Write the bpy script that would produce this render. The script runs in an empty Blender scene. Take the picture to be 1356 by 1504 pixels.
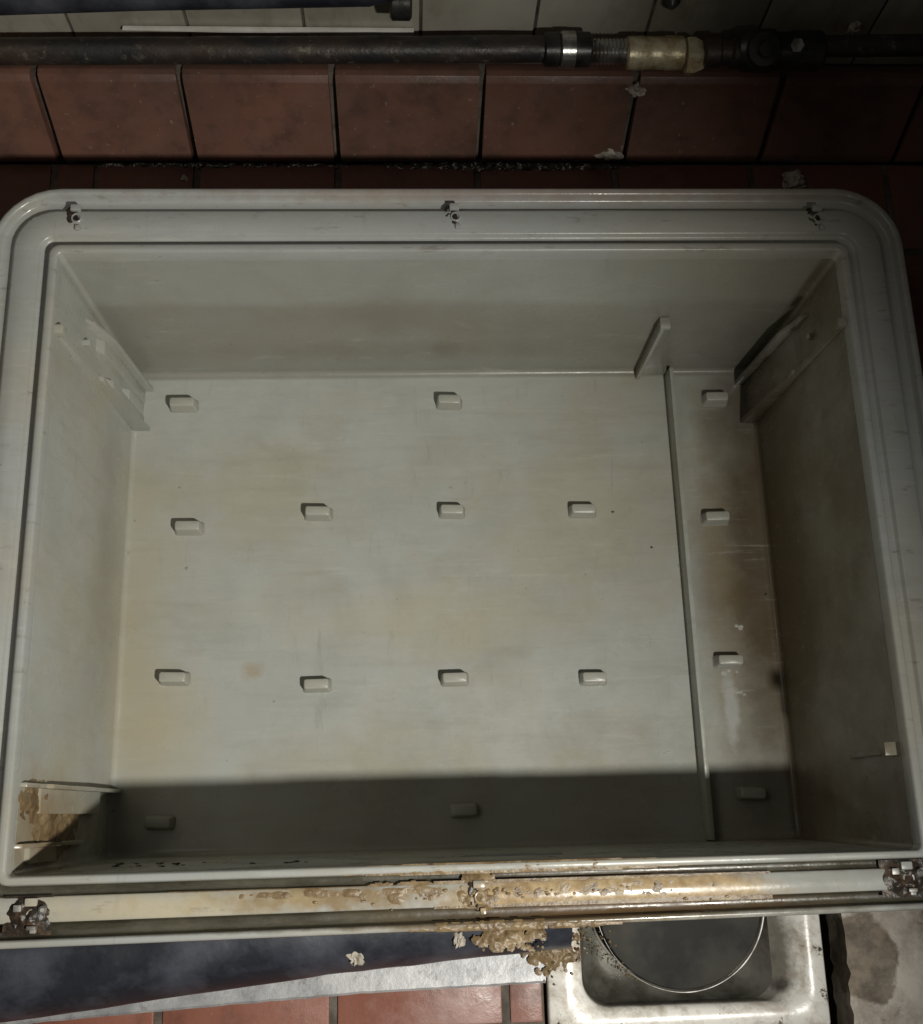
import bpy, bmesh, math, random
from mathutils import Vector, Matrix, Euler, noise
random.seed(7)
S = bpy.context.scene
COL = S.collection

# ------------------------------------------------------------------ camera
CAM = Vector((-0.0432, -0.2246, 0.8631)); EUL = Euler((0.27605, -0.04121, -0.02644), 'XYZ'); F = 1578.4
cd = bpy.data.cameras.new('camera'); co = bpy.data.objects.new('camera', cd); COL.objects.link(co)
co.location = CAM; co.rotation_euler = EUL
cd.sensor_fit = 'VERTICAL'; cd.sensor_height = 24.0; cd.lens = F/1504*24.0
cd.clip_start = .01; cd.clip_end = 100
S.camera = co
RM = EUL.to_matrix()
def at(x, y, z=None, Y=None, X=None):
    """point of a real plane seen at a photograph position"""
    d = RM @ Vector(((x-678)/F, -(y-752)/F, -1)); c = CAM
    t = (z-c.z)/d.z if z is not None else ((Y-c.y)/d.y if Y is not None else (X-c.x)/d.x)
    return c + d*t

# ------------------------------------------------------------------ helpers
def tag(o, label=None, cat=None, group=None, kind=None):
    if label: o['label'] = label
    if cat: o['category'] = cat
    if group: o['group'] = group
    if kind: o['kind'] = kind
    return o
def empty(name, loc=(0,0,0)):
    o = bpy.data.objects.new(name, None); COL.objects.link(o); o.location = loc; o.empty_display_size = .05
    return o
def obj(name, bm, mat, parent=None, smooth=True, angle=35):
    me = bpy.data.meshes.new(name)
    bmesh.ops.recalc_face_normals(bm, faces=bm.faces)
    bm.to_mesh(me); bm.free()
    for m in (mat if isinstance(mat, (list, tuple)) else [mat]): me.materials.append(m)
    if smooth:
        for p in me.polygons: p.use_smooth = True
        me.set_sharp_from_angle(angle=math.radians(angle))
    o = bpy.data.objects.new(name, me); COL.objects.link(o)
    if parent:
        o.parent = parent
        o.matrix_parent_inverse = Matrix.Translation(-parent.location)
    return o
def box(bm, lo, hi, bev=0.0, seg=2, mi=0):
    b = bmesh.new()
    bmesh.ops.create_cube(b, size=1)
    for v in b.verts:
        v.co = Vector([(lo[i]+hi[i])/2 + v.co[i]*(hi[i]-lo[i]) for i in range(3)])
    if bev: bmesh.ops.bevel(b, geom=b.edges[:], offset=bev, segments=seg, profile=.6, affect='EDGES')
    for f in b.faces: f.material_index = mi
    join(bm, b)
def join(bm, b):
    me = bpy.data.meshes.new('t'); b.to_mesh(me); b.free(); bm.from_mesh(me); bpy.data.meshes.remove(me)
def prism(bm, pts, dirv, bev=0.0, mi=0):
    b = bmesh.new(); n = len(pts); d = Vector(dirv)
    a = [b.verts.new(Vector(p)) for p in pts]; c = [b.verts.new(Vector(p)+d) for p in pts]
    b.faces.new(a); b.faces.new(c[::-1])
    for i in range(n): b.faces.new((a[i], c[i], c[(i+1)%n], a[(i+1)%n]))
    if bev: bmesh.ops.bevel(b, geom=b.edges[:], offset=bev, segments=2, profile=.6, affect='EDGES')
    for f in b.faces: f.material_index = mi
    join(bm, b)
def revolve(bm, prof, p0, axis, n=40, cap=True, mi=0):
    """prof: (distance along the axis, radius)"""
    ax = Vector(axis).normalized(); q = ax.to_track_quat('Z', 'Y').to_matrix(); p0 = Vector(p0)
    rings = []
    for (h, r) in prof:
        rings.append([bm.verts.new(p0 + ax*h + q @ Vector((r*math.cos(2*math.pi*k/n), r*math.sin(2*math.pi*k/n), 0))) for k in range(n)])
    for A, B in zip(rings, rings[1:]):
        for k in range(n):
            bm.faces.new((A[k], A[(k+1)%n], B[(k+1)%n], B[k])).material_index = mi
    if cap:
        bm.faces.new(rings[0][::-1]).material_index = mi; bm.faces.new(rings[-1]).material_index = mi
def tube(bm, pts, r, n=16, wob=0.0):
    pts = [Vector(p) for p in pts]; rings = []
    up = Vector((0,0,1))
    for i, p in enumerate(pts):
        d = (pts[min(i+1, len(pts)-1)] - pts[max(i-1, 0)]).normalized()
        s = d.cross(up).normalized(); u = s.cross(d)
        rr = (r[i] if isinstance(r, (list, tuple)) else r)*(1 + wob*noise.noise(p*30))
        rings.append([bm.verts.new(p + (s*math.cos(2*math.pi*k/n) + u*math.sin(2*math.pi*k/n))*rr) for k in range(n)])
    for A, B in zip(rings, rings[1:]):
        for k in range(n): bm.faces.new((A[k], A[(k+1)%n], B[(k+1)%n], B[k]))
    bm.faces.new(rings[0][::-1]); bm.faces.new(rings[-1])
def lump(bm, c, s, sub=2, rough=.35, seed=0, mi=0):
    b = bmesh.new(); bmesh.ops.create_icosphere(b, subdivisions=sub, radius=1)
    off = Vector((seed*3.1, seed*1.7, seed*.9))
    for v in b.verts:
        k = 1 + rough*noise.noise(v.co*1.6+off) + rough*.6*noise.noise(v.co*4+off)
        v.co = Vector((v.co.x*s[0]*k, v.co.y*s[1]*k, v.co.z*s[2]*k)) + Vector(c)
    for f in b.faces: f.material_index = mi
    join(bm, b)

def crust(bm, o, u, v, nrm, n, m, amp, thr, seed=0, fs=60, power=1.0, sub=0.0015):
    """irregular caked sheet: noise relief that breaks up towards its outline and dips below the surface it sits on"""
    o, u, v, nrm = Vector(o), Vector(u), Vector(v), Vector(nrm).normalized(); off = Vector((seed*7.3, seed*2.1, seed))
    G = {}
    def h(i, j):
        a, b = i/n*2-1, j/m*2-1; p = o + u*a + v*b
        f = max(0, 1-(abs(a)**2.2+abs(b)**2.2))**power
        q = p*fs+off
        t = .5+.55*noise.noise(q)+.32*noise.noise(q*2.3)+.14*noise.noise(q*5.1)
        return p, (t*f - thr)*amp
    V = {}
    def vert(i, j):
        if (i, j) not in V:
            p, k = h(i, j); V[(i, j)] = bm.verts.new(p + nrm*max(k, -sub))
        return V[(i, j)]
    for i in range(n):
        for j in range(m):
            if max(h(i, j)[1], h(i+1, j)[1], h(i, j+1)[1], h(i+1, j+1)[1]) > -sub*.5:
                bm.faces.new((vert(i, j), vert(i+1, j), vert(i+1, j+1), vert(i, j+1)))

# ------------------------------------------------------------------ materials
class M:
    def __init__(s, name, rough=.5, metal=0.0, spec=.5):
        s.m = bpy.data.materials.new(name); s.m.use_nodes = True
        s.nt = s.m.node_tree; s.n = s.nt.nodes; s.l = s.nt.links
        s.b = s.n['Principled BSDF']; s.b.inputs['Roughness'].default_value = rough
        s.b.inputs['Metallic'].default_value = metal; s.b.inputs['Specular IOR Level'].default_value = spec
        s.tc = s.n.new('ShaderNodeTexCoord').outputs['Object']
    def map(s, scale=(1,1,1), loc=(0,0,0)):
        m = s.n.new('ShaderNodeMapping'); m.inputs['Scale'].default_value = scale; m.inputs['Location'].default_value = loc
        s.l.new(s.tc, m.inputs[0]); return m.outputs[0]
    def noise(s, scale, detail=4, rough=.6, stretch=(1,1,1), loc=(0,0,0), dist=0.0):
        t = s.n.new('ShaderNodeTexNoise'); t.inputs['Scale'].default_value = scale; t.inputs['Detail'].default_value = detail
        t.inputs['Roughness'].default_value = rough; t.inputs['Distortion'].default_value = dist
        s.l.new(s.map(stretch, loc), t.inputs['Vector']); return t.outputs['Fac']
    def ramp(s, fac, *stops):
        r = s.n.new('ShaderNodeValToRGB'); s.l.new(fac, r.inputs[0]); e = r.color_ramp.elements
        while len(e) < len(stops): e.new(.5)
        for el, (p, c) in zip(e, stops):
            el.position = p; el.color = (c, c, c, 1) if not isinstance(c, tuple) else (*c, 1)
        return r.outputs[0]
    def mix(s, fac, a, b, mode='MIX'):
        n = s.n.new('ShaderNodeMix'); n.data_type = 'RGBA'; n.blend_type = mode
        for sock, v in ((n.inputs[0], fac), (n.inputs[6], a), (n.inputs[7], b)):
            if isinstance(v, (int, float)): sock.default_value = v
            elif isinstance(v, tuple): sock.default_value = (*v, 1)
            else: s.l.new(v, sock)
        return n.outputs[2]
    def math(s, op, a, b=0.0, clamp=False):
        n = s.n.new('ShaderNodeMath'); n.operation = op; n.use_clamp = clamp
        for sock, v in ((n.inputs[0], a), (n.inputs[1], b)):
            if isinstance(v, (int, float)): sock.default_value = v
            else: s.l.new(v, sock)
        return n.outputs[0]
    def sep(s, axis):
        n = s.n.new('ShaderNodeSeparateXYZ'); s.l.new(s.tc, n.inputs[0]); return n.outputs[axis]
    def blob(s, c, r, soft=.6, wob=.35, nscale=25):
        """a mask round c with radii r, its edge broken by noise"""
        inv = tuple(1/v for v in r)
        m = s.map(inv, tuple(-a*b for a, b in zip(c, inv)))
        ln = s.n.new('ShaderNodeVectorMath'); ln.operation = 'LENGTH'; s.l.new(m, ln.inputs[0])
        w = s.math('MULTIPLY', s.math('SUBTRACT', s.noise(nscale, 5, .65), .5), wob*2.5)
        d = s.math('ADD', ln.outputs['Value'], w)
        return s.ramp(d, (max(0, 1-soft), 1.0), (1.0, 0.0))
    def col(s, c):
        if isinstance(c, tuple): s.b.inputs['Base Color'].default_value = (*c, 1)
        else: s.l.new(c, s.b.inputs['Base Color'])
        return s
    def rough(s, r): s.l.new(r, s.b.inputs['Roughness']); return s
    def bump(s, h, dist=.001, st=1.0):
        b = s.n.new('ShaderNodeBump'); b.inputs['Distance'].default_value = dist; b.inputs['Strength'].default_value = st
        s.l.new(h, b.inputs['Height']); s.l.new(b.outputs[0], s.b.inputs['Normal']); return s

def plastic(name, base=(.375,.385,.355), warm=(.35,.34,.275), stains=True, rough0=.28, wear=False, foot=False):
    m = M(name, spec=.45)
    c = m.mix(m.ramp(m.noise(5, 5, .6, loc=(3,1,0)), (.42, 0.), (.60, 1.)), base, warm)
    c = m.mix(m.math('MULTIPLY', m.ramp(m.noise(7, 6, .7, loc=(9,2,5), dist=.6), (.52, 0.), (.70, 1.)), .32), c, (.25,.228,.165))
    c = m.mix(m.math('MULTIPLY', m.ramp(m.noise(9, 6, .65, loc=(0,5,2)), (.48, 0.), (.68, 1.)), .5), c, (.30,.315,.295))
    # long washing streaks
    c = m.mix(m.math('MULTIPLY', m.ramp(m.noise(9, 6, .7, (1.2, 9, 1.2), dist=.4), (.5, 0.), (.72, 1.)), .28), c, (.25,.235,.18))
    c = m.mix(m.math('MULTIPLY', m.ramp(m.noise(10, 5, .7, (1.2, 7, 4), loc=(4,4,4)), (.55, 0.), (.8, 1.)), .3), c, (.48,.46,.40))
    if stains:
        c = m.mix(m.math('MULTIPLY', m.blob((.342, -.01, -.23), (.088, .30, .16), .62, .40, 9), .92), c, (.085,.058,.026))
        c = m.mix(m.math('MULTIPLY', m.blob((.335, .20, -.22), (.075, .12, .13), .7, .4, 14), .75), c, (.10,.08,.055))
        c = m.mix(m.math('MULTIPLY', m.blob((-.07, .262, -.12), (.13, .02, .05), .9, .5, 18), .45), c, (.16,.115,.06))
        c = m.mix(m.math('MULTIPLY', m.blob((.10, .262, -.15), (.20, .02, .05), .9, .5, 30), .4), c, (.17,.15,.10))
        c = m.mix(m.math('MULTIPLY', m.blob((-.208, -.075, -.256), (.014, .013, .03), .7, .5, 60), .5), c, (.30,.22,.12))
        c = m.mix(m.math('MULTIPLY', m.blob((-.345, .0, -.19), (.02, .2, .06), .9, .5, 15), .4), c, (.20,.15,.08))
        c = m.mix(m.math('MULTIPLY', m.blob((-.30, -.14, -.256), (.06, .12, .04), .9, .5, 12), .5), c, (.42,.36,.22))
        c = m.mix(m.math('MULTIPLY', m.blob((-.345, -.225, -.06), (.02, .060, .12), .8, .5, 30), .75), c, (.25,.17,.085))
        c = m.mix(m.math('MULTIPLY', m.blob((.0, -.262, -.02), (.34, .02, .03), .8, .7, 30), .6), c, (.10,.075,.04))
        c = m.mix(m.math('MULTIPLY', m.blob((-.335, -.02, -.256), (.05, .26, .05), .9, .5, 10), .5), c, (.38,.33,.21))
        c = m.mix(m.math('MULTIPLY', m.blob((.285, .04, -.256), (.03, .22, .03), .9, .6, 14), .5), c, (.24,.19,.11))
        c = m.mix(m.math('MULTIPLY', m.blob((.287, -.125, -.2566), (.009, .045, .01), .5, .5, 60), .6), c, (.50,.51,.50))
        c = m.mix(m.math('MULTIPLY', m.blob((-.02, .262, -.2), (.33, .02, .03), .9, .6, 22), .5), c, (.15,.125,.07))
        c = m.mix(m.math('MULTIPLY', m.blob((-.05, -.03, -.2566), (.16, .05, .03), .9, .5, 14), .45), c, (.42,.38,.27))
    if stains:
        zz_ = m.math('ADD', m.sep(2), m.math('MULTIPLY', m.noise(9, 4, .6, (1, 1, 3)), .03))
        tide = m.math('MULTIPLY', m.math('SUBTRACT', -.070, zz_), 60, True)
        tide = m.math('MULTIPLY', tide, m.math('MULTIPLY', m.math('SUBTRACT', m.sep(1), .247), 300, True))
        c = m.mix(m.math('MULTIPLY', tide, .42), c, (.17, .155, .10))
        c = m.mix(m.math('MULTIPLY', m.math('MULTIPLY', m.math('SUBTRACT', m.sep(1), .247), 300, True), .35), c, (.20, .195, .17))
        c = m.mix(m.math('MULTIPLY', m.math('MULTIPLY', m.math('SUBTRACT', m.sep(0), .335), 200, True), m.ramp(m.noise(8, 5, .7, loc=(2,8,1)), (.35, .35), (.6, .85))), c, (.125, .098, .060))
    # fine scuffs
    c = m.mix(m.math('MULTIPLY', m.ramp(m.noise(45, 6, .8, (.25, 3, 1), dist=.3), (.58, 0.), (.66, 1.)), .22), c, (.52,.51,.46))
    c = m.mix(m.math('MULTIPLY', m.ramp(m.noise(30, 6, .8, (3, .4, .5), loc=(1,6,3), dist=.5), (.60, 0.), (.68, 1.)), .25), c, (.19,.17,.12))
    # small specks of dirt
    c = m.mix(m.math('MULTIPLY', m.ramp(m.noise(95, 3, .5), (.74, 0.), (.80, 1.)), .7), c, (.10,.085,.055))
    if foot:
        k_ = m.math('SUBTRACT', .0030, m.math('ADD', m.sep(2), m.math('MULTIPLY', m.math('SUBTRACT', m.noise(150, 3), .5), .004)))
        c = m.mix(m.math('MULTIPLY', m.math('MULTIPLY', k_, 400, True), .35), c, (.16,.135,.09))
    if wear:
        c = m.mix(m.math('MULTIPLY', m.blob((.105, -.286, 0), (.145, .020, .03), .3, .3, 30), .9), c, m.mix(m.ramp(m.noise(90, 5, .7), (.4, 0.), (.62, 1.)), (.27,.18,.085), (.42,.31,.17)))
        c = m.mix(m.math('MULTIPLY', m.blob((.03, -.302, 0), (.17, .008, .03), .7, .5, 40), .9), c, (.15,.09,.04))
        c = m.mix(m.math('MULTIPLY', m.blob((.0, -.3005, 0), (.42, .0062, .03), .6, .5, 40), .8), c, (.085,.07,.045))
        c = m.mix(m.math('MULTIPLY', m.blob((.0, -.271, 0), (.42, .005, .03), .6, .5, 40), .6), c, (.12,.10,.07))
        c = m.mix(m.math('MULTIPLY', m.blob((-.11, -.283, 0), (.14, .012, .03), .7, .8, 60), .8), c, (.20,.13,.05))
        c = m.mix(m.math('MULTIPLY', m.blob((-.24, -.285, 0), (.13, .02, .03), .8, .6, 40), .6), c, (.50,.42,.26))
        c = m.mix(m.math('MULTIPLY', m.ramp(m.noise(60, 5, .7, (.5, 2, 1)), (.60, 0.), (.70, 1.)), .5), c, (.14,.11,.08))
        c = m.mix(m.math('MULTIPLY', m.blob((.1, .322, 0), (.45, .008, .03), .8, .9, 50), .5), c, (.26,.17,.13))
    m.col(c)
    m.rough(m.ramp(m.noise(14, 5, .65, loc=(7,7,7)), (.35, rough0-.12), (.65, rough0+.16)))
    h = m.math('ADD', m.math('MULTIPLY', m.noise(160, 4, .6), .35), m.noise(22, 4, .6))
    m.bump(h, .0012, .35)
    return m.m
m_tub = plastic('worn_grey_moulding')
m_peg = plastic('worn_grey_block', stains=False, foot=True)
m_rim = plastic('rim_moulding', base=(.335,.345,.335), warm=(.34,.33,.285), stains=False, rough0=.24, wear=True)

def shaded_channel():  # dark channel colour: shade painted in along with grime
    m = M('channel_shade_grime', spec=.5)
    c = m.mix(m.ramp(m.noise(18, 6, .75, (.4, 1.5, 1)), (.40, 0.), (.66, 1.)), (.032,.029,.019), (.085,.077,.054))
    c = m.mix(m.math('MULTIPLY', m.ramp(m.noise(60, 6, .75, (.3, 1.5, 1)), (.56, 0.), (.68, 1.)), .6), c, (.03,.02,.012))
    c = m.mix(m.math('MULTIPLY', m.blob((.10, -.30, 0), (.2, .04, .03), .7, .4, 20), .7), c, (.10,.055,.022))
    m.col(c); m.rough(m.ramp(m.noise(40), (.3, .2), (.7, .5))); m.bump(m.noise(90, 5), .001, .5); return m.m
m_rim_shade = shaded_channel()

def tile_mat(name, c1, c2, c3):
    m = M(name, spec=.5)
    c = m.mix(m.ramp(m.noise(7, 4, .6), (.35, 0.), (.65, 1.)), c1, c2)
    c = m.mix(m.math('MULTIPLY', m.ramp(m.noise(28, 6, .7), (.50, 0.), (.75, 1.)), .7), c, c3)
    c = m.mix(m.math('MULTIPLY', m.ramp(m.noise(140, 3, .6), (.66, 0.), (.74, 1.)), .5), c, (.30,.24,.19))
    c = m.mix(m.math('MULTIPLY', m.blob((.0, -.41, -.15), (.09, .05, .03), .8, .7, 40), .65), c, (.34,.22,.20))
    if name == 'quarry_tile':
        c = m.mix(m.math('MULTIPLY', m.math('MULTIPLY', m.math('SUBTRACT', m.sep(1), .28), 20, True), .45), c, m.mix(m.noise(20, 5), (.05,.034,.028), (.10,.062,.05)))
    m.col(c); m.rough(m.ramp(m.noise(30, 4, .6), (.3, .28), (.7, .6)))
    m.bump(m.noise(70, 5, .7), .0012, .4); return m.m
m_tile = tile_mat('quarry_tile', (.22,.082,.052), (.18,.068,.046), (.085,.042,.030))
m_skirt = tile_mat('shaded_skirting_tile', (.165,.078,.055), (.115,.062,.046), (.050,.034,.027))  # dimness at the back put into a darker copy of the tile colour
g = M('dark_grout', .85); g.col(g.mix(g.ramp(g.noise(35, 5, .7), (.4, 0.), (.6, 1.)), (.055,.045,.035), (.12,.10,.08))); g.bump(g.noise(120), .001, .6); m_grout = g.m
g = M('wall_tile', .3); c = g.mix(g.ramp(g.noise(6, 5, .65), (.4, 0.), (.65, 1.)), (.34,.32,.26), (.24,.22,.175))
c = g.mix(g.math('MULTIPLY', g.ramp(g.noise(22, 5, .7, (1, 1, .35)), (.5, 0.), (.75, 1.)), .7), c, (.13,.10,.065)); c = g.mix(g.math('MULTIPLY', g.blob((.06, .52, .06), (.14, .3, .13), .9, .5, 10), .75), c, (.58,.56,.48)); g.col(c); g.bump(g.noise(14, 3), .001, .3); m_wall = g.m
g = M('rusty_iron', metal=.35); r = g.ramp(g.noise(28, 6, .7, (.5, 1, 1)), (.42, 0.), (.62, 1.))
c = g.mix(r, (.030,.029,.028), (.060,.043,.034)); c = g.mix(g.math('MULTIPLY', g.ramp(g.noise(90, 4, .7), (.58, 0.), (.72, 1.)), .6), c, (.22,.19,.15))
g.col(c); g.rough(g.ramp(g.noise(50), (.3, .25), (.7, .6))); g.bump(g.noise(110, 5, .7), .0012, .7); m_iron = g.m
g = M('steel', .24, .9); g.col(g.mix(g.ramp(g.noise(60, 5), (.45, 0.), (.65, 1.)), (.55,.54,.52), (.25,.22,.18))); g.bump(g.noise(90), .0006, .4); m_steel = g.m
g = M('dull_steel', .5, .7); g.col(g.mix(g.ramp(g.noise(40, 5), (.4, 0.), (.65, 1.)), (.45,.44,.42), (.12,.10,.08))); m_dull = g.m
g = M('dull_black', .62); g.col(g.mix(g.ramp(g.noise(18, 5), (.45, 0.), (.7, 1.)), (.010,.010,.009), (.045,.042,.033))); g.b.inputs['Specular IOR Level'].default_value = .25; g.bump(g.noise(40, 4), .0006, .4); m_cov = g.m
g = M('scaled_brass', .38, .35); g.col(g.mix(g.ramp(g.noise(55, 5, .7), (.42, 0.), (.62, 1.)), (.62,.55,.38), (.36,.26,.12))); g.bump(g.noise(130), .001, .6); m_brass = g.m
g = M('black_rubber', .42); c = g.mix(g.ramp(g.noise(16, 5, .65), (.42, 0.), (.7, 1.)), (.014,.016,.022), (.060,.064,.080))
c = g.mix(g.ramp(g.noise(65, 5, .7), (.68, 0.), (.76, 1.)), c, (.20,.18,.15)); g.col(c)
g.rough(g.ramp(g.noise(25), (.3, .3), (.7, .55))); g.bump(g.noise(80, 5), .001, .5); m_rub = g.m
g = M('dusty_galvanised', .45, .25); c = g.mix(g.ramp(g.noise(30, 6, .7), (.4, 0.), (.65, 1.)), (.42,.42,.42), (.25,.25,.26))
c = g.mix(g.math('MULTIPLY', g.ramp(g.noise(85, 5, .7), (.55, 0.), (.7, 1.)), .6), c, (.12,.10,.09)); g.col(c); g.bump(g.noise(70, 5, .7), .001, .6); m_galv = g.m
g = M('white_enamel', .28); c = g.mix(g.ramp(g.noise(26, 6, .7), (.5, 0.), (.66, 1.)), (.78,.76,.71), (.45,.40,.33))
c = g.mix(g.ramp(g.noise(60, 5, .7, loc=(2,0,0)), (.62, 0.), (.68, 1.)), c, (.09,.07,.05)); c = g.mix(g.math('MULTIPLY', g.ramp(g.noise(14, 6, .75, dist=.8), (.50, 0.), (.62, 1.)), .6), c, (.30,.24,.17)); c = g.mix(g.math('MULTIPLY', g.math('MULTIPLY', g.math('SUBTRACT', g.math('MULTIPLY', g.noise(30, 5, .7), .014), g.math('ADD', g.sep(2), .151)), 160, True), .85), c, (.10,.09,.07)); c = g.mix(g.math('MULTIPLY', g.blob((.075,-.30,-.14), (.025,.05,.03), .6, .5, 40), .8), c, (.30,.20,.12)); c = g.mix(g.math('MULTIPLY', g.blob((.272,-.375,-.14), (.016,.008,.03), .5, .5, 60), .9), c, (.04,.03,.025)); g.col(c); g.bump(g.noise(60, 4), .001, .4); m_enam = g.m
g = M('grimy_steel', .34, .25); c = g.mix(g.ramp(g.noise(18, 5, .65), (.4, 0.), (.65, 1.)), (.17,.165,.14), (.045,.040,.030)); g.col(c); g.bump(g.noise(40, 4), .001, .3); m_grimy = g.m
g = M('black_steel', .35, .3); c = g.mix(g.ramp(g.noise(22, 6, .7), (.45, 0.), (.7, 1.)), (.018,.018,.018), (.07,.065,.055)); g.col(c); g.bump(g.noise(60, 4), .001, .5); m_black = g.m
g = M('stained_concrete', .7); c = g.mix(g.ramp(g.noise(22, 6, .7), (.38, 0.), (.65, 1.)), (.72,.66,.59), (.36,.30,.25))
c = g.mix(g.math('MULTIPLY', g.ramp(g.noise(45, 6, .75, dist=1.), (.55, 0.), (.68, 1.)), .8), c, (.09,.07,.05))
c = g.mix(g.math('MULTIPLY', g.blob((.355, -.357, -.15), (.030, .040, .05), .12, .5, 28), .85), c, g.mix(g.ramp(g.noise(55, 5, .7), (.4, 0.), (.6, 1.)), (.10,.075,.05), (.26,.21,.15))); g.col(c); g.bump(g.noise(60, 6, .7), .002, .8); m_conc = g.m
g = M('rancid_grease', .42); c = g.mix(g.ramp(g.noise(38, 6, .7), (.38, 0.), (.62, 1.)), (.105,.064,.030), (.23,.165,.085))
c = g.mix(g.ramp(g.noise(90, 4, .7), (.58, 0.), (.72, 1.)), c, (.06,.04,.022)); g.col(c); g.bump(g.noise(220, 4), .001, .8); m_grease = g.m
g = M('pale_mortar', .75); g.col(g.mix(g.ramp(g.noise(70, 5), (.4, 0.), (.65, 1.)), (.40,.36,.30), (.22,.19,.15))); g.bump(g.noise(120, 5), .001, .8); m_mort = g.m
g = M('black_grime', .4); g.col(g.mix(g.ramp(g.noise(120, 4), (.5, 0.), (.7, 1.)), (.025,.018,.013), (.10,.06,.035))); g.bump(g.noise(200, 4), .001, .8); m_grime = g.m
g = M('wet_grime', .15, spec=.8); g.col(g.mix(g.ramp(g.noise(120, 4), (.45, 0.), (.7, 1.)), (.035,.028,.022), (.13,.10,.08))); g.bump(g.noise(180, 4), .001, 1); m_wet = g.m
g = M('water', .03, spec=.9); g.col((.45,.45,.40)); g.b.inputs['Coat Weight'].default_value = 1.0; m_drop = g.m
g = M('strip_white', .4); g.col(g.mix(g.ramp(g.noise(30), (.4, 0.), (.7, 1.)), (.70,.69,.65), (.45,.43,.38))); m_white = g.m

# ------------------------------------------------------------------ the setting
FZ = -.15; WX, WY, H = .35, .26, .2566
T = .1495
def tiles(bm, rx, ry, z, x0, y0, nx, ny, tw, th=.008, gap=.007, bev=.0022):
    for i in range(-nx, nx):
        for j in range(-ny, ny):
            a = max(x0+i*tw+gap/2, rx[0]+.002); b = min(x0+(i+1)*tw-gap/2, rx[1]-.002)
            c = max(y0+j*tw+gap/2, ry[0]+.002); d = min(y0+(j+1)*tw-gap/2, ry[1]-.002)
            if b-a < .006 or d-c < .006: continue
            dz = random.uniform(-.0006, .0006)
            box(bm, (a, c, z-th), (b, d, z+dz), bev, 2, 0)
bm = bmesh.new()
PX, PY0, PY1 = .372, -.285, .285      # the pit the trap is let into
FR = .067                             # right of this and in front of the pit the tiling stops
BACKY = at(678, 240, z=FZ).y
rects = [((-2.2, -PX), (-1.4, BACKY)), ((-PX, PX), (PY1, BACKY)), ((PX, 2.2), (PY0, BACKY)), ((-PX, FR), (-1.4, PY0))]
for rx, ry in rects:
    big = rx[0] < -1 or rx[1] > 1
    tiles(bm, rx, ry, FZ, at(290, 240, z=FZ).x, at(542, 1480, z=FZ).y-.02, 16, 12, T)
    box(bm, (rx[0], ry[0], FZ-.03), (rx[1], ry[1], FZ-.0025), 0, mi=1)
tag(obj('floor', bm, [m_tile, m_grout]), kind='structure')
bm = bmesh.new()                       # rough pit under the trap
box(bm, (-PX, PY0, -.34), (PX, PY1, -.30)); box(bm, (-PX-.03, PY0-.03, -.34), (-PX-.0005, PY1+.03, FZ-.031))
box(bm, (PX+.0005, PY0-.03, -.34), (PX+.03, PY1+.03, FZ-.031)); box(bm, (-PX, PY1+.0005, -.34), (PX, PY1+.03, FZ-.031)); box(bm, (-PX, PY0-.03, -.34), (PX, PY0-.0005, FZ-.031))
tag(obj('pit', bm, m_grout, smooth=False), kind='structure')

# concrete ground to the right in front
bm = bmesh.new()
p = at(1243, 1420, z=FZ)
X0 = p.x
n = 60
def slab(x0, x1, y0, y1, nx, ny, z, edge=.0):
    b = bmesh.new(); g_ = []
    for j in range(ny+1):
        row = []
        for i in range(nx+1):
            x = x0+(x1-x0)*i/nx; y = y0+(y1-y0)*j/ny
            if i == 0: x += edge*noise.noise(Vector((y*40, 3, 0)))+edge*.6*noise.noise(Vector((y*110, 1, 0)))
            row.append(b.verts.new((x, y, z + .004*noise.noise(Vector((x*18, y*18, 0))) + .002*noise.noise(Vector((x*60, y*60, 4))))))
        g_.append(row)
    fs = [b.faces.new((g_[j][i], g_[j][i+1], g_[j+1][i+1], g_[j+1][i])) for j in range(ny) for i in range(nx)]
    r_ = bmesh.ops.extrude_face_region(b, geom=fs)
    for v in r_['geom']:
        if isinstance(v, bmesh.types.BMVert): v.co.z -= .04
    return b
join(bm, slab(X0, 1.2, -1.2, PY0, 120, 110, FZ+.004, .006))
tag(obj('concrete_slab', bm, m_conc), kind='structure')
bm = bmesh.new(); box(bm, (FR, -1.2, FZ-.12), (X0+.03, PY0, FZ-.085), 0)
tag(obj('drain_pit_floor', bm, m_grime, smooth=False), kind='structure')

# back wall: white tiles over a sloped quarry tile skirting
TOPZ = -.05; TOPY = at(678, 108, z=TOPZ).y
wall = tag(empty('tiled_wall', (0, TOPY+.01, FZ)), 'stained cream tiled wall with red tile skirting behind the grease trap', 'wall')
bm = bmesh.new()
slope = Vector((0, TOPY-BACKY, TOPZ-FZ))
gx = [at(x, 240, z=FZ).x for x in (92, 290, 497, 703, 912)]
lines = [gx[0]-T*k for k in range(12, 0, -1)] + gx + [gx[-1]+T*k for k in range(1, 13)]
nrm = Vector((0, -slope.z, slope.y)).normalized()
for a, b_ in zip(lines, lines[1:]):
    a += .0035; b_ -= .0035
    o_ = nrm*random.uniform(0, .0008)
    a += random.uniform(-.0008, .0008); base = Vector((0, BACKY+.001, FZ+.002))
    prof = []
    # rounded toe and nose
    L = slope.length; sd = slope.normalized()
    for (s_, h) in ((0, .0), (.004, .0035), (.012, .005), (L*.5, .0045), (L-.010, .005), (L-.003, .003), (L, -.002), (L, -.014), (0, -.014)):
        q = base + sd*s_ + nrm*h + o_
        prof.append(Vector((a, q.y, q.z)))
    prism(bm, prof, (b_-a, 0, 0), .0007)
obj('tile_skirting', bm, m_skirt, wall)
bm = bmesh.new()
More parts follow.
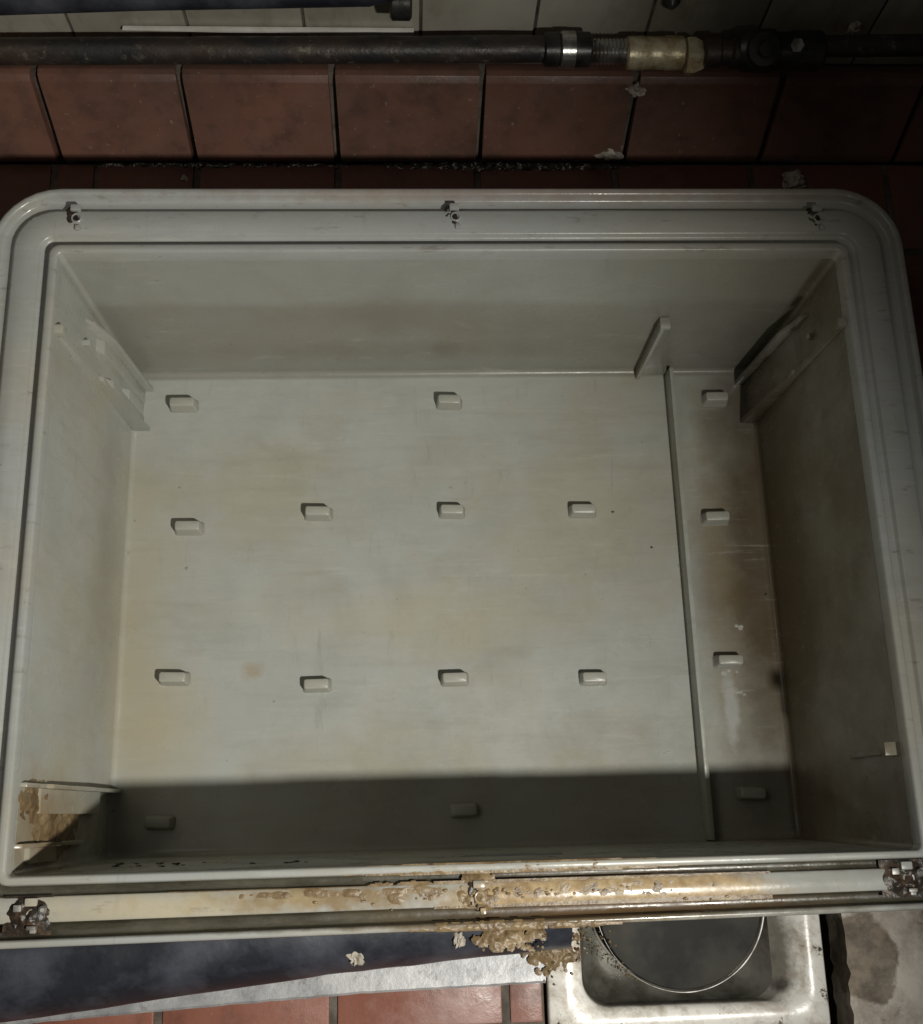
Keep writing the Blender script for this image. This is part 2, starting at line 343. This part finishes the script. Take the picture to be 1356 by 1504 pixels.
prism(bm, [Vector((-2.3, BACKY+.004, FZ-.02)), Vector((-2.3, TOPY+.003, TOPZ-.003)), Vector((-2.3, TOPY+.05, TOPZ-.003)), Vector((-2.3, TOPY+.05, FZ-.02))], (4.6, 0, 0))
obj('grout_bed', bm, m_grout, wall, smooth=False)
WYb = TOPY+.012
bm = bmesh.new()
wl = [at(x, 40, Y=WYb).x for x in (447, 618, 786, 952)]
tw = (wl[3]-wl[0])/3
wl = [wl[0]-tw*k for k in range(18, 0, -1)] + wl + [wl[3]+tw*k for k in range(1, 18)]
for a, b_ in zip(wl, wl[1:]):
    for k in range(0, 9):
        z0 = TOPZ+.0005 + k*tw*1.15
        box(bm, (a+.0014, WYb+random.uniform(0, .0006), z0+.0012), (b_-.0014, WYb+.010, z0+tw*1.15-.0022), .0015)
obj('wall_tiles', bm, m_wall, wall)
bm = bmesh.new(); box(bm, (-2.3, WYb+.0022, TOPZ-.001), (2.3, WYb+.12, TOPZ+1.2))
obj('wall_bed', bm, m_grout, wall, smooth=False)

# ------------------------------------------------------------------ the grease trap
trap = tag(empty('grease_trap', (0, 0, -H-.006)), 'open empty grey grease trap tank with wide rim and small blocks on its floor', 'grease trap')
def rloop(d, r, z, kb=1.0, kf=1.0, n=8):
    hx = WX+d; yb = WY + (d*kb if d > 0 else d); yf = -(WY + (d*kf if d > 0 else d)); out = []
    for (cx, cy, a0) in ((hx-r, yb-r, 0), (-hx+r, yb-r, 90), (-hx+r, yf+r, 180), (hx-r, yf+r, 270)):
        for k in range(n+1):
            a = math.radians(a0 + 90*k/n); out.append(Vector((cx+r*math.cos(a), cy+r*math.sin(a), z)))
    return out
def loft(bm, loops, close=False):
    R = [[bm.verts.new(p) for p in l] for l in loops]
    for A, B in zip(R, R[1:]):
        n = len(A)
        for k in range(n): bm.faces.new((A[k], A[(k+1)%n], B[(k+1)%n], B[k]))
    return R
KB, KF = 1.10, .84
def rr(d, r, z):
    L_ = rloop(d, r, z, KB, KF)
    for p in L_:      # the front flange is a little narrower at its right end
        if d > 0 and p.y < 0: p.y += d*.065*(1+p.x/.4)*min(1, -p.y/.2)
    return L_
# rim
bm = bmesh.new()
L = [(0.0, .005, -.012), (0.0, .005, .0015), (.0008, .0055, .0034), (.002, .006, .004), (.0058, .008, .004), (.0072, .009, .0033), (.0080, .010, .0015),
     (.0088, .011, -.0048), (.0102, .012, -.0060), (.0160, .014, -.0060), (.0172, .015, -.0052), (.0182, .016, -.0022), (.0195, .017, -.0010),
     (.0385, .034, -.0010), (.0402, .036, -.0018), (.0412, .037, -.0038), (.0425, .0385, -.0072), (.0440, .040, -.0084), (.0515, .048, -.0084), (.0530, .050, -.0074), (.0542, .0515, -.0030), (.0550, .0525, -.0010), (.0562, .0535, -.0002),
     (.0590, .0570, -.0002), (.0605, .058, -.0010), (.0614, .059, -.0030), (.0620, .0595, -.006), (.0630, .060, -.040), (.0600, .058, -.040), (.0585, .056, -.013), (.02, .018, -.014), (.0045, .0095, -.014), (.0045, .0095, -.012), (0.0, .005, -.012)]
R = loft(bm, [rr(*l) for l in L])
bmesh.ops.remove_doubles(bm, verts=bm.verts, dist=1e-6)
for f in bm.faces:                    # shade and grime of the two front channels put into a dark colour
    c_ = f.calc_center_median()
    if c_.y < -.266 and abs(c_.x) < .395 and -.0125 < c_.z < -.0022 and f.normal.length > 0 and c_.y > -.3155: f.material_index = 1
obj('rim', bm, [m_rim, m_rim_shade], trap, angle=55)
# shell
bm = bmesh.new()
ins = [(-.0002, .0050, -.0118), (-.004, .006, -H+.006), (-.0046, .0065, -H+.003), (-.0065, .008, -H+.0008), (-.0095, .010, -H)]
R = loft(bm, [rr(*l) for l in ins]); bm.faces.new(R[-1])
outs = [(-.0002, .0050, -.0118), (.0040, .0092, -.0122), (.0010, .008, -H-.004), (-.004, .008, -H-.006)]
R2 = loft(bm, [rr(*l) for l in outs]); bm.faces.new(R2[-1])
bmesh.ops.remove_doubles(bm, verts=bm.verts, dist=1e-6)
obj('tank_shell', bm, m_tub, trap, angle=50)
# floor blocks
block = None
spots = [(-.2913,.217),(.0007,.217),(.300,.218),(-.2795,.0772),(-.1427,.091),(.0007,.0911),(.1427,.0898),(.2877,.0792),
         (-.2879,-.082),(-.1423,-.092),(-.0008,-.0888),(.1436,-.0912),(.287,-.0765),(-.2959,-.2236),(.0054,-.2199),(.2972,-.211)]
for (x, y) in spots:
    if block is None:
        bm = bmesh.new()
        def rl(a, b_, r, z): return [Vector((sx*(a-r)+r*math.cos(math.radians(t)), sy*(b_-r)+r*math.sin(math.radians(t)), z)) for sx, sy, t0 in ((1,1,0),(-1,1,90),(-1,-1,180),(1,-1,270)) for t in (t0, t0+22.5, t0+45, t0+67.5, t0+90)]
        RR_ = [[bm.verts.new(p) for p in rl(*q)] for q in ((.0160,.0082,.004,-.001),(.0152,.0073,.0036,.0003),(.0144,.0065,.003,.0014),(.0141,.0062,.0028,.0040),(.0130,.0052,.0024,.0130),(.0124,.0047,.0022,.0148),(.0112,.0036,.002,.0155))]
        for A_, B_ in zip(RR_, RR_[1:]):
            for k in range(20): bm.faces.new((A_[k], A_[(k+1)%20], B_[(k+1)%20], B_[k]))
        bm.faces.new(RR_[-1])
        block = obj('floor_block', bm, m_peg, trap); o = block
    else:
        o = block.copy(); COL.objects.link(o)
    o.location = (x, y, -H)
    o.rotation_euler = (0, 0, random.uniform(-.05, .03)); o.scale = (random.uniform(.94, 1.04), 1, random.uniform(.9, 1.05))
# divider ridge along the floor
bm = bmesh.new()
prism(bm, [Vector((.2455, .250, -H-.002)), Vector((.2465, .250, -H+.021)), Vector((.2515, .250, -H+.021)), Vector((.2535, .250, -H-.002))], (.001, -.505, 0), .0012)
obj('divider_ridge', bm, m_tub, trap)
# wedge on the back wall
bm = bmesh.new()
prism(bm, [Vector((.2145, .2545, -.128)), Vector((.2215, .2545, -.128)), Vector((.2480, .2495, -H)), Vector((.2130, .2495, -H))], (0, .012, 0), .001)
box(bm, (.2125, .2440, -H-.001), (.2168, .2570, -.1285), .001)
box(bm, (.2120, .2445, -.1290), (.2225, .2570, -.1245), .001)
obj('wall_wedge', bm, m_tub, trap)
# guides on both side walls
def guide(s, y, broken=False):
    g0 = bmesh.new()
    X = lambda v: s*v
    top, bot = -.004, -H
    def bx(xo, xi, y0, y1, z0, z1, b=.001): box(g0, (min(X(xo), X(xi)), y0, z0), (max(X(xo), X(xi)), y1, z1), b)
    def plate(pts, y_, t_=.0045): prism(g0, [Vector((X(a), y_, b)) for a, b in pts], (0, t_, 0), .0009)
    if not broken:
        plate([(.352, top), (.3470, top-.003), (.3425, -.115), (.3385, -.118), (.3385, -.130), (.3400, -.134), (.3270, bot), (.350, bot)], y-.002)
        bx(.352, .3425, y-.0035, y+.0045, -.015, -.004)
        plate([(.352, -.075), (.3420, -.092), (.3330, -.13), (.3255, bot), (.350, bot)], y+.044)
        if s > 0: plate([(.352, -.100), (.3440, -.115), (.3345, bot), (.350, bot)], y+.0025, .0415)
        else: plate([(.352, -.140), (.3400, -.155), (.3340, bot), (.350, bot)], y+.0025, .012); plate([(.352, -.110), (.3420, -.125), (.3340, bot), (.350, bot)], y+.030, .014); plate([(.352, -.205), (.3400, -.215), (.3350, bot), (.350, bot)], y+.0145, .0155)
        bx(.352, .3415, y+.018, y+.0235, -.082, -.076)
    elif s < 0:
        plate([(.352, -.012), (.3450, -.014), (.3440, -.040), (.3465, -.044), (.3455, -.062), (.3410, -.066), (.3395, -.12), (.3370, -.17), (.3350, bot), (.350, bot)], y, .0035)
        plate([(.352, -.045), (.3455, -.050), (.3425, -.15), (.3400, -.20), (.350, -.20)], y-.020, .020)
        plate([(.352, -.010), (.3450, -.014), (.3435, -.050), (.3460, -.056), (.3425, -.10), (.3400, -.16), (.350, -.175)], y-.046, .0035)
        plate([(.352, -.030), (.3465, -.036), (.3440, -.09), (.350, -.12)], y-.058, .012)
    else:
        plate([(.352, -.018), (.3425, -.020), (.3415, -.030), (.3470, -.036), (.3440, -.10), (.350, -.12)], y)
        bx(.352, .3400, y-.002, y+.009, -.030, -.018)
    return g0
o = obj('baffle_guide', guide(-1, .1905), m_tub, trap); o['label'] = 'tall slotted guide on the left wall near the back corner'
o = obj('baffle_guide', guide(1, .1925), m_tub, trap); o['label'] = 'tall guide on the stained right wall near the back corner'
o = obj('baffle_guide', guide(-1, -.1945, True), m_tub, trap); o['label'] = 'broken stepped guide caked with grease at the front left'
o = obj('baffle_guide', guide(1, -.1850, True), m_tub, trap); o['label'] = 'guide stub in shade on the right wall near the front'
# screw holes on the rim with what is left of their clips
def insert(x, y, seed, dirty=False, zb=-.001):
    t = bmesh.new()
    revolve(t, [(-.002, .0050), (.0012, .0048), (.0018, .0042), (.0016, .0034), (-.004, .0032)], (x+.0015, y, zb), (0, 0, 1), 24, False)
    if dirty: box(t, (x-.012, y+.003, zb), (x-.006, y+.008, zb+.004), .001, 2, 1); box(t, (x-.001, y-.010, zb), (x+.006, y-.007, zb+.005), .001, 2, 1); revolve(t, [(0, .003), (.0045, .003), (.006, .0015)], (x+.009, y+.004, zb), (.2, 0, 1), 16, True, 1)
    box(t, (x-.004, y+.0065, zb-.001), (x+.005, y+.0125, zb+.0035), .0012)
    box(t, (x+.001, y-.0125, zb-.001), (x+.0055, y-.0075, zb+.0028), .001)
    o = obj('screw_boss', t, [m_rim, m_dull], trap)
    h = bmesh.new()
    revolve(h, [(-.003, .0033), (.0006, .0033)], (x, y, zb), (0, 0, 1), 20)
    rnd = random.Random(seed)
    if dirty:
        crust(h, (x-.002, y, zb), (.018, 0, 0), (0, .014, 0), (0, 0, 1), 40, 32, .006, .12, seed, 90)
    else:
        crust(h, (x-.003, y+.003, zb), (.007, 0, 0), (0, .010, 0), (0, 0, 1), 24, 32, .003, .30, seed, 150)
    for k in range(14 if dirty else 4):
        sx = .0105 if dirty else .0042
        lump(h, (x-.002+rnd.uniform(-sx, sx), y+rnd.uniform(-.010, .010), zb+.0005), (rnd.uniform(.0008, .0022), rnd.uniform(.0008, .0020), rnd.uniform(.0006, .0016)), 1, .5, k)
    obj('grime', h, m_grime, o)
for i, (px, py) in enumerate([(110, 320), (667, 318), (1200, 320)]):
    p = at(px, py, z=0); insert(p.x, p.y, i)
for i, (px, py) in enumerate([(44, 1345), (703, 1318), (1332, 1290)]):
    p = at(px, py, z=0); insert(p.x, p.y, 10+i, i != 1)
# grease crust along the front rim and in the front left corner
rnd = random.Random(3)
bm = bmesh.new()
crust(bm, (-.10, -.2790, -.0010), (.13, 0, 0), (0, .0045, 0), (0, 0, 1), 300, 14, .0020, .36, 1, 75)
crust(bm, (-.05, -.2815, -.0010), (.055, 0, 0), (0, .0100, 0), (0, 0, 1), 120, 26, .0022, .46, 9, 70)
crust(bm, (.005, -.2800, -.0010), (.022, 0, 0), (0, .0160, 0), (0, 0, 1), 60, 44, .0060, .28, 2, 75)
crust(bm, (.10, -.2825, -.0010), (.13, 0, 0), (0, .0100, 0), (0, 0, 1), 320, 26, .0007, .46, 3, 95)
crust(bm, (.03, -.2635, .0036), (.15, 0, 0), (0, .0042, 0), (0, 0, 1), 320, 14, .0018, .42, 4, 90)
crust(bm, (.03, -.3055, -.0002), (.10, 0, 0), (0, .0040, 0), (0, 0, 1), 220, 12, .0030, .42, 5, 120)
for k in range(45):
    x = rnd.gauss(.03, .08); x = max(-.22, min(.25, x)); y = max(-.292, -.2785 - abs(rnd.gauss(0, .006)))
    s_ = rnd.uniform(.0005, .0016)
    lump(bm, (x, y, -.0008), (s_*rnd.uniform(1, 2), s_, s_*.5), 1, .6, k)
o = obj('grease_crust', bm, m_grease, trap, angle=70); o['kind'] = 'stuff'; o['label'] = 'brown crust of grease caked along the front rim'
bm = bmesh.new()
crust(bm, (-.3475, -.222, -.085), (0, .032, 0), (.004, 0, -.075), (1, 0, .03), 90, 170, .0055, .24, 6, 60)
crust(bm, (-.3480, -.205, -.05), (0, .020, 0), (.002, 0, -.05), (1, 0, .03), 60, 110, .006, .32, 7, 75)
o = obj('grease_crust', bm, m_grease, trap, angle=70); o['kind'] = 'stuff'; o['label'] = 'rusty yellow grease caked on the left wall at the front'
bm = bmesh.new()
for k in range(16):
    x = rnd.uniform(-.33, -.12); z = rnd.uniform(-.12, -.03) 
    s_ = rnd.uniform(.0006, .0022)
    lump(bm, (x, -.2570, z), (s_*2, s_*.5, s_), 1, .6, k+70)
for (px, py) in ((900, 752), (957, 804), (1125, 873)):
    p = at(px, py, z=-H); lump(bm, (p.x, p.y, -H+.0004), (.0014, .0011, .0006), 2, .8, px)
o = obj('grime', bm, m_grime, trap); o['kind'] = 'stuff'

bm = bmesh.new()
rnd = random.Random(21)
for (cx, cy, n_, sp, sz) in ((1072, 985, 9, 14, .0020), (1085, 922, 3, 5, .0018), (1088, 1017, 3, 6, .0018), (957, 940, 5, 12, .0010), (978, 1103, 5, 8, .0012), (280, 1003, 4, 6, .0012), (236, 1005, 3, 6, .0012), (487, 1012, 3, 6, .0010), (685, 765, 3, 6, .0010), (862, 762, 4, 10, .0010), (880, 1007, 5, 12, .0011), (255, 880, 1, 1, .0012), (660, 1080, 8, 160, .0008), (1000, 1060, 8, 40, .0008)):
    for k in range(n_):
        p = at(cx+rnd.uniform(-sp, sp), cy+rnd.uniform(-sp, sp)*.6, z=-H); q_ = sz*rnd.uniform(.5, 1.1)
        lump(bm, (p.x, p.y, -H), (q_*rnd.uniform(1, 1.8), q_, q_*.5), 2, .3, k)
o = obj('water_drops', bm, m_drop, trap); o['kind'] = 'stuff'

# ------------------------------------------------------------------ pipes along the back wall
PYy = WYb-.030
def pz(x, y): return at(x, y, Y=PYy)
pipe = tag(empty('iron_pipe', pz(0, 74)), 'rusty dark iron pipe with a pale brass coupling running along the wall', 'pipe')
A = pz(-500, 78); B = pz(815, 72)
bm = bmesh.new()
N = 60; tube(bm, [A.lerp(B, i/N) for i in range(N+1)], .0122, 24, .05); obj('pipe_run', bm, m_iron, pipe, angle=60)
def seg(x0, x1, y, prof, mat, name, n=32, parent=pipe):
    a = pz(x0, y); b_ = pz(x1, y); ln = (b_-a).length
    t = bmesh.new(); revolve(t, [(h*ln, r) for h, r in prof], a, b_-a, n); return obj(name, t, mat, parent)
seg(798, 868, 73, [(0, .0135), (.04, .0155), (.32, .0158), (.34, .0128), (.62, .0128), (.64, .0162), (.96, .0158), (1, .0135)], m_black, 'coupling')
seg(822, 846, 73, [(0, .0145), (.1, .0166), (.9, .0166), (1, .0145)], m_steel, 'steel_band')
th = [(0, .0105)]
for k in range(10): th += [(k/10+.03, .0122), (k/10+.07, .0104)]
seg(866, 922, 76, th+[(1, .0105)], m_steel, 'threaded_end')
seg(919, 1004, 78, [(0, .0125), (.03, .0150), (.30, .0155), (.33, .0148), (.66, .0150), (.69, .0158), (.97, .0152), (1, .013)], m_brass, 'brass_coupling')
seg(1003, 1034, 83, [(0, .0145), (.1, .0182), (.45, .0185), (.9, .0140), (1, .0125)], m_brass, 'nut', 6)
seg(1032, 1088, 76, [(0, .012), (.05, .0145), (.4, .0145), (.45, .0125), (.7, .0125), (.75, .0158), (1, .0150)], m_iron, 'threaded_end')
seg(1082, 1208, 75, [(0, .0150), (.08, .0190), (.40, .0200), (.45, .0170), (.60, .0170), (.65, .0188), (.95, .0185), (1, .015)], m_black, 'valve_body')
a = pz(1110, 75)
t = bmesh.new(); revolve(t, [(0, .014), (.020, .0155), (.024, .0150), (.024, .008), (.030, .007)], a, (.05, -.55, .8), 28); obj('valve_cap', t, m_black, pipe)
a = pz(1158, 68)
t = bmesh.new(); revolve(t, [(0, .004), (.021, .004), (.022, .0065), (.026, .0065)], a, (0, -.6, .8), 6); obj('valve_screw', t, m_steel, pipe)
A = pz(1205, 68); B = pz(1900, 60); t = bmesh.new(); tube(t, [A.lerp(B, i/30) for i in range(31)], .0098, 20, .06); obj('pipe_run', t, m_iron, pipe, angle=60)

# black hose and white strip higher on the wall
hy = WYb-.022
def hz(x, y): return at(x, y, Y=hy)
bm = bmesh.new()
pts = [hz(x, y) for x, y in ((-700, 4), (-300, 2), (0, -2), (200, -8), (400, -12), (540, -15), (640, -40), (700, -110))]
tube(bm, [pts[0].lerp(pts[1], .5)]+pts[1:], .0135, 20, .04)
hose = obj('rubber_hose', bm, m_rub); tag(hose, 'black rubber hose along the very top of the wall, above the iron pipe', 'hose')
bm = bmesh.new(); p = hz(592, 2)
bmesh.ops.create_icosphere(bm, subdivisions=1, radius=.001, matrix=Matrix.Translation(p))
revolve(bm, [(0, .013), (.002, .016), (.018, .016), (.020, .013)], p-Vector((.012, 0, .0)), (1, 0, -.02), 24)
obj('hose_clamp', bm, m_black, hose)
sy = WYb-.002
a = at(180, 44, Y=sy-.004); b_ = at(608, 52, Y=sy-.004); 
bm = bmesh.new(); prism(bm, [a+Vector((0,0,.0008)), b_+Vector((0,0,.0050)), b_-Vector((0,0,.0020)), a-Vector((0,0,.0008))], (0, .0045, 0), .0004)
tag(obj('white_strip', bm, m_white), 'thin white strip on the wall just above the iron pipe', 'strip')  # thin white sliver on the wall, modelled as a flat tapered strip
p = at(986, -2, Y=WYb)
bm = bmesh.new(); revolve(bm, [(0, .003), (.006, .0085), (.010, .0082)], p+Vector((0, -.010, 0)), (0, 1, 0), 24)
tag(obj('wall_plug', bm, m_black), 'small round black plug in the cream wall above the brass coupling', 'plug')

# fallen mortar and plaster
def mort(px, py, s, seed, label, z=FZ, pt=None):
    p = pt or at(px, py, z=z); bm = bmesh.new()
    lump(bm, (p.x, p.y, p.z+s[2]*.4), s, 3, .7, seed); lump(bm, (p.x+s[0]*.7, p.y-s[1]*.5, p.z+s[2]*.2), (s[0]*.5, s[1]*.6, s[2]*.5), 2, .7, seed+1)
    tag(obj('mortar_lump', bm, m_mort), label, 'mortar lump', 'crumbs of pale mortar by the back wall')
def on_slope(px, py):
    lo, hi = FZ, TOPZ
    for _ in range(30):
        z = (lo+hi)/2; p = at(px, py, z=z); k = (z-FZ)/(TOPZ-FZ)
        if p.y < BACKY + k*(TOPY-BACKY) - .005: lo, hi = lo, z
        else: lo = z
    return p
p_ = at(895, 226, z=FZ+.012); mort(895, 226, (.013, .007, .007), 5, 'largest pale mortar lump, stuck at the foot of the red skirting', pt=p_)
p_ = at(932, 128, z=TOPZ-.015); mort(0, 0, (.009, .006, .006), 9, 'pale mortar crumb on the red skirting right below the brass coupling', pt=Vector((p_.x, p_.y-.004, p_.z)))
mort(1163, 268, (.011, .009, .009), 12, 'mortar lump on the floor behind the right end of the rim')
p_ = at(1253, 46, Y=WYb-.006); mort(0, 0, (.005, .005, .008), 15, 'pale mortar crumb above the thin pipe at the far right', pt=p_)
mort(271, 262, (.003, .003, .002), 17, 'tiny white crumb on the floor behind the left part of the rim')
mort(168, 228, (.0026, .002, .002), 19, 'tiny white crumb at the foot of the skirting, near the left', z=FZ+.008)

bm = bmesh.new()
rnd = random.Random(11)
crust(bm, (.06, BACKY-.003, FZ+.001), (.17, 0, 0), (0, .008, .001), (0, -.2, 1), 300, 20, .007, .30, 21, 90)
crust(bm, (-.25, BACKY-.003, FZ+.001), (.20, 0, 0), (0, .005, .001), (0, -.2, 1), 300, 16, .006, .40, 22, 90)
tag(obj('wet_grime', bm, m_wet, angle=60), 'wet dark grime along the foot of the red skirting', 'grime', kind='stuff')

# ------------------------------------------------------------------ in front of the trap
# black rubber sleeve / pipe
zz = -.085
lo = [at(-400, 1562, z=zz), at(7, 1503, z=zz), at(450, 1437, z=zz), at(700, 1407, z=zz), at(835, 1394, z=zz)]
rad = [.045, .045, .042, .040, .038]
bm = bmesh.new()
pts = [Vector((p.x, p.y+r_, zz-.006)) for p, r_ in zip(lo, rad)]
P = []; RR = []
for i in range(len(pts)-1):
    for k in range(10): P.append(pts[i].lerp(pts[i+1], k/10)); RR.append(rad[i]+(rad[i+1]-rad[i])*k/10)
P.append(pts[-1]); RR.append(rad[-1])
tube(bm, P, RR, 36, .03)
sleeve = obj('drain_pipe', bm, m_rub, angle=60); tag(sleeve, 'thick black pipe lying in front of the trap under its front rim', 'pipe')
# galvanised strip
bm = bmesh.new()
up_ = [(-300, 1490), (50, 1440), (300, 1420), (530, 1400), (700, 1380), (802, 1372)]; dn_ = [(-300, 1545), (50, 1503), (300, 1480), (530, 1460), (700, 1450), (802, 1444)]
b = bmesh.new(); NN = 60
def lerp2(L_, t):
    t *= len(L_)-1; i = min(int(t), len(L_)-2); f = t-i
    return (L_[i][0]*(1-f)+L_[i+1][0]*f, L_[i][1]*(1-f)+L_[i+1][1]*f)
rows = []
for i in range(NN+1):
    u = at(*lerp2(up_, i/NN), z=FZ+.006); d = at(*lerp2(dn_, i/NN), z=FZ+.006)
    w = .0007*noise.noise(Vector((u.x*90, 0, 0)))
    rows.append([b.verts.new((u.x, u.y, FZ+.006)), b.verts.new((d.x, d.y+.002+w, FZ+.0062)), b.verts.new((d.x, d.y+w, FZ+.0045)), b.verts.new((d.x, d.y+w, FZ+.0008)), b.verts.new((u.x, u.y, FZ+.0008))])
for A_, B_ in zip(rows, rows[1:]):
    for k in range(5): b.faces.new((A_[k], A_[(k+1)%5], B_[(k+1)%5], B_[k]))
b.faces.new(rows[0]); b.faces.new(rows[-1][::-1]); join(bm, b)
tag(obj('metal_strip', bm, m_galv, angle=30), 'dusty grey metal strip on the floor between the black pipe and red tiles', 'metal strip')

# enamel drain pan with grimy inside
z0 = FZ+.010
c00 = at(806, 1600, z=z0); xl = at(806, 1480, z=z0).x; xr = at(1213, 1420, z=z0).x
yb, yf = PY0+.004, at(1000, 1517, z=z0).y
pan = tag(empty('drain_pan', ((xl+xr)/2, (yb+yf)/2, FZ-.05)), 'square white enamelled drain pan with dark grimy inside at the front right', 'drain pan')
def rect(x0, x1, y0, y1, r, z, n=8):
    out = []
    for (cx, cy, a0) in ((x1-r, y1-r, 0), (x0+r, y1-r, 90), (x0+r, y0+r, 180), (x1-r, y0+r, 270)):
        for k in range(n+1):
            a = math.radians(a0+90*k/n); out.append(Vector((cx+r*math.cos(a), cy+r*math.sin(a), z+.0008*noise.noise(Vector((cx*50, cy*50+k*.3, 0))))))
    return out
bm = bmesh.new()
xi0, xi1, yi0 = at(856, 1450, z=z0).x, at(1178, 1420, z=z0).x, at(1000, 1478, z=z0).y
loops = [rect(xl, xr, yf, yb, .004, z0-.09), rect(xl, xr, yf, yb, .004, z0-.003), rect(xl+.002, xr-.002, yf+.002, yb-.002, .004, z0),
         rect(xi0-.004, xi1+.004, yi0-.004, yb-.010, .022, z0), rect(xi0, xi1, yi0, yb-.012, .022, z0-.003), rect(xi0+.001, xi1-.010, yi0+.001, yb-.013, .022, z0-.008), rect(xi0+.002, xi1-.022, yi0+.002, yb-.013, .022, z0-.016)]
loft(bm, loops); obj('pan_rim', bm, m_enam, pan, angle=60)
bm = bmesh.new()
loops = [rect(xi0+.002, xi1-.022, yi0+.002, yb-.013, .022, z0-.016), rect(xi0+.008, xi1-.034, yi0+.008, yb-.014, .022, z0-.030), rect(xi0+.02, xi1-.042, yi0+.022, yb-.02, .02, z0-.036)]
R = loft(bm, loops); bm.faces.new(R[-1]); obj('pan_basin', bm, m_grimy, pan, angle=60)
# round black cover with a bright rim, resting in the pan
zc = z0-.012
c = at(998, 1322, z=zc); e = at(1000, 1460, z=zc); rad_ = (c-e).length
cov = tag(empty('round_cover', c), 'black half-round cover with thin steel edge lying in the drain pan', 'cover')
bm = bmesh.new(); revolve(bm, [(-.016, rad_-.012), (-.004, rad_-.003), (-.002, rad_-.004), (-.006, rad_-.022), (-.007, .02), (-.0068, .001)], c, (0, 0, 1), 96)
bmesh.ops.bisect_plane(bm, geom=bm.verts[:]+bm.edges[:]+bm.faces[:], plane_co=(0, -.2705, 0), plane_no=(0, 1, 0), clear_outer=True)
bmesh.ops.holes_fill(bm, edges=[e_ for e_ in bm.edges if e_.is_boundary])
obj('cover_plate', bm, m_cov, cov)
bm = bmesh.new()
ring = [c + Vector((math.cos(2*math.pi*k/240)*(rad_-.0015), math.sin(2*math.pi*k/240)*(rad_-.0015), 0)) for k in range(241)]
ring = [q_ for q_ in ring if q_.y < -.2715]
tube(bm, ring, [(.0003+.0011*max(0, min(1, .35+(q_.x-c.x)/.10)))*(1+.8*noise.noise(q_*35)) for q_ in ring], 10); obj('steel_rim', bm, m_dull, cov)
# crumbs of grease fallen between rim, pipe and pan
bm = bmesh.new()
rnd = random.Random(5)
for k in range(90):
    px = 820+rnd.gauss(0, 30); py = 1362+abs(rnd.gauss(0, 30)); s_ = rnd.uniform(.0004, .0016)
    p = at(px, py, z=-.052 if px < 805 else FZ+.012)
    lump(bm, p, (s_, s_, s_*.7), 1, .6, k)
a_ = at(812, 1385, z=FZ+.012); crust(bm, (a_.x, a_.y, FZ+.010), (.036, 0, 0), (0, .034, 0), (0, 0, 1), 90, 90, .009, .30, 11, 60)
a_ = at(745, 1372, z=-.046); crust(bm, (a_.x, a_.y-.004, -.0515), (.040, 0, 0), (0, .014, -.003), (0, 0, 1), 90, 34, .006, .42, 12, 70)
for k in range(80):
    f = rnd.random(); px = 850+f*85+rnd.gauss(0, 6); py = 1372+f*68+rnd.gauss(0, 5); s_ = rnd.uniform(.0003, .0011)
    lump(bm, at(px, py, z=z0-.012), (s_, s_, s_), 1, .6, k)
tag(obj('grease_crumbs', bm, m_grease), 'spilled brown crumbs of grease between black pipe and drain pan', 'grease', kind='stuff')
def splat(px, py, s, seed, lab):
    # sits on the top of the black pipe
    p = at(px, py, z=-.052); q = min(P, key=lambda v: abs(v.x-p.x)); dy = p.y-q.y; r_ = rad[2]
    z = q.z + math.sqrt(max(0, r_*r_-dy*dy)); p = at(px, py, z=z); dy = p.y-q.y; z = q.z + math.sqrt(max(0, r_*r_-dy*dy)); p = at(px, py, z=z)
    bm = bmesh.new(); lump(bm, p, s, 3, .95, seed+4); lump(bm, p+Vector((s[0]*.1, s[1]*1.5, 0)), (s[0]*.35, s[1]*.3, s[2]*.5), 2, .6, seed+3)
    tag(obj('grease_blob', bm, m_mort), lab, 'grease blob')
splat(524, 1406, (.0055, .0062, .003), 2, 'cream blob of grease on the black pipe, at its middle')
splat(674, 1380, (.004, .0052, .003), 8, 'cream blob of grease on the black pipe, just under the rim nearest the brown crumbs')

# ------------------------------------------------------------------ light
def spot(name, loc, aim, W_, ang, blend, r, col):
    l = bpy.data.lights.new(name, 'SPOT'); l.energy = W_; l.spot_size = math.radians(ang); l.spot_blend = blend; l.shadow_soft_size = r; l.color = col
    o = bpy.data.objects.new(name, l); COL.objects.link(o); o.location = loc
    o.rotation_euler = (Vector(aim)-Vector(loc)).to_track_quat('-Z', 'Y').to_euler(); return o
spot('work_lamp', (.37, -.53, .92), (-.40, -.19, -.15), 65, 87, 1.0, .024, (1, .975, .90))
l = bpy.data.lights.new('fill_light', 'AREA'); l.energy = 1.3; l.shape = 'RECTANGLE'; l.size = .9; l.size_y = .5; l.color = (1, .95, .86)  # soft unseen fill added for ambient light
o = bpy.data.objects.new('fill_light', l); COL.objects.link(o); o.location = (-.75, .15, 1.35); o.rotation_euler = (Vector((-.1, 0, -.1))-o.location).to_track_quat('-Z', 'Y').to_euler()

w = bpy.data.worlds.new('World'); S.world = w; w.use_nodes = True
w.node_tree.nodes['Background'].inputs[0].default_value = (1, .95, .85, 1); w.node_tree.nodes['Background'].inputs[1].default_value = .025
S.render.engine = 'CYCLES'
S.view_settings.view_transform = 'Standard'; S.view_settings.look = 'None'; S.view_settings.exposure = 0; S.view_settings.gamma = 1
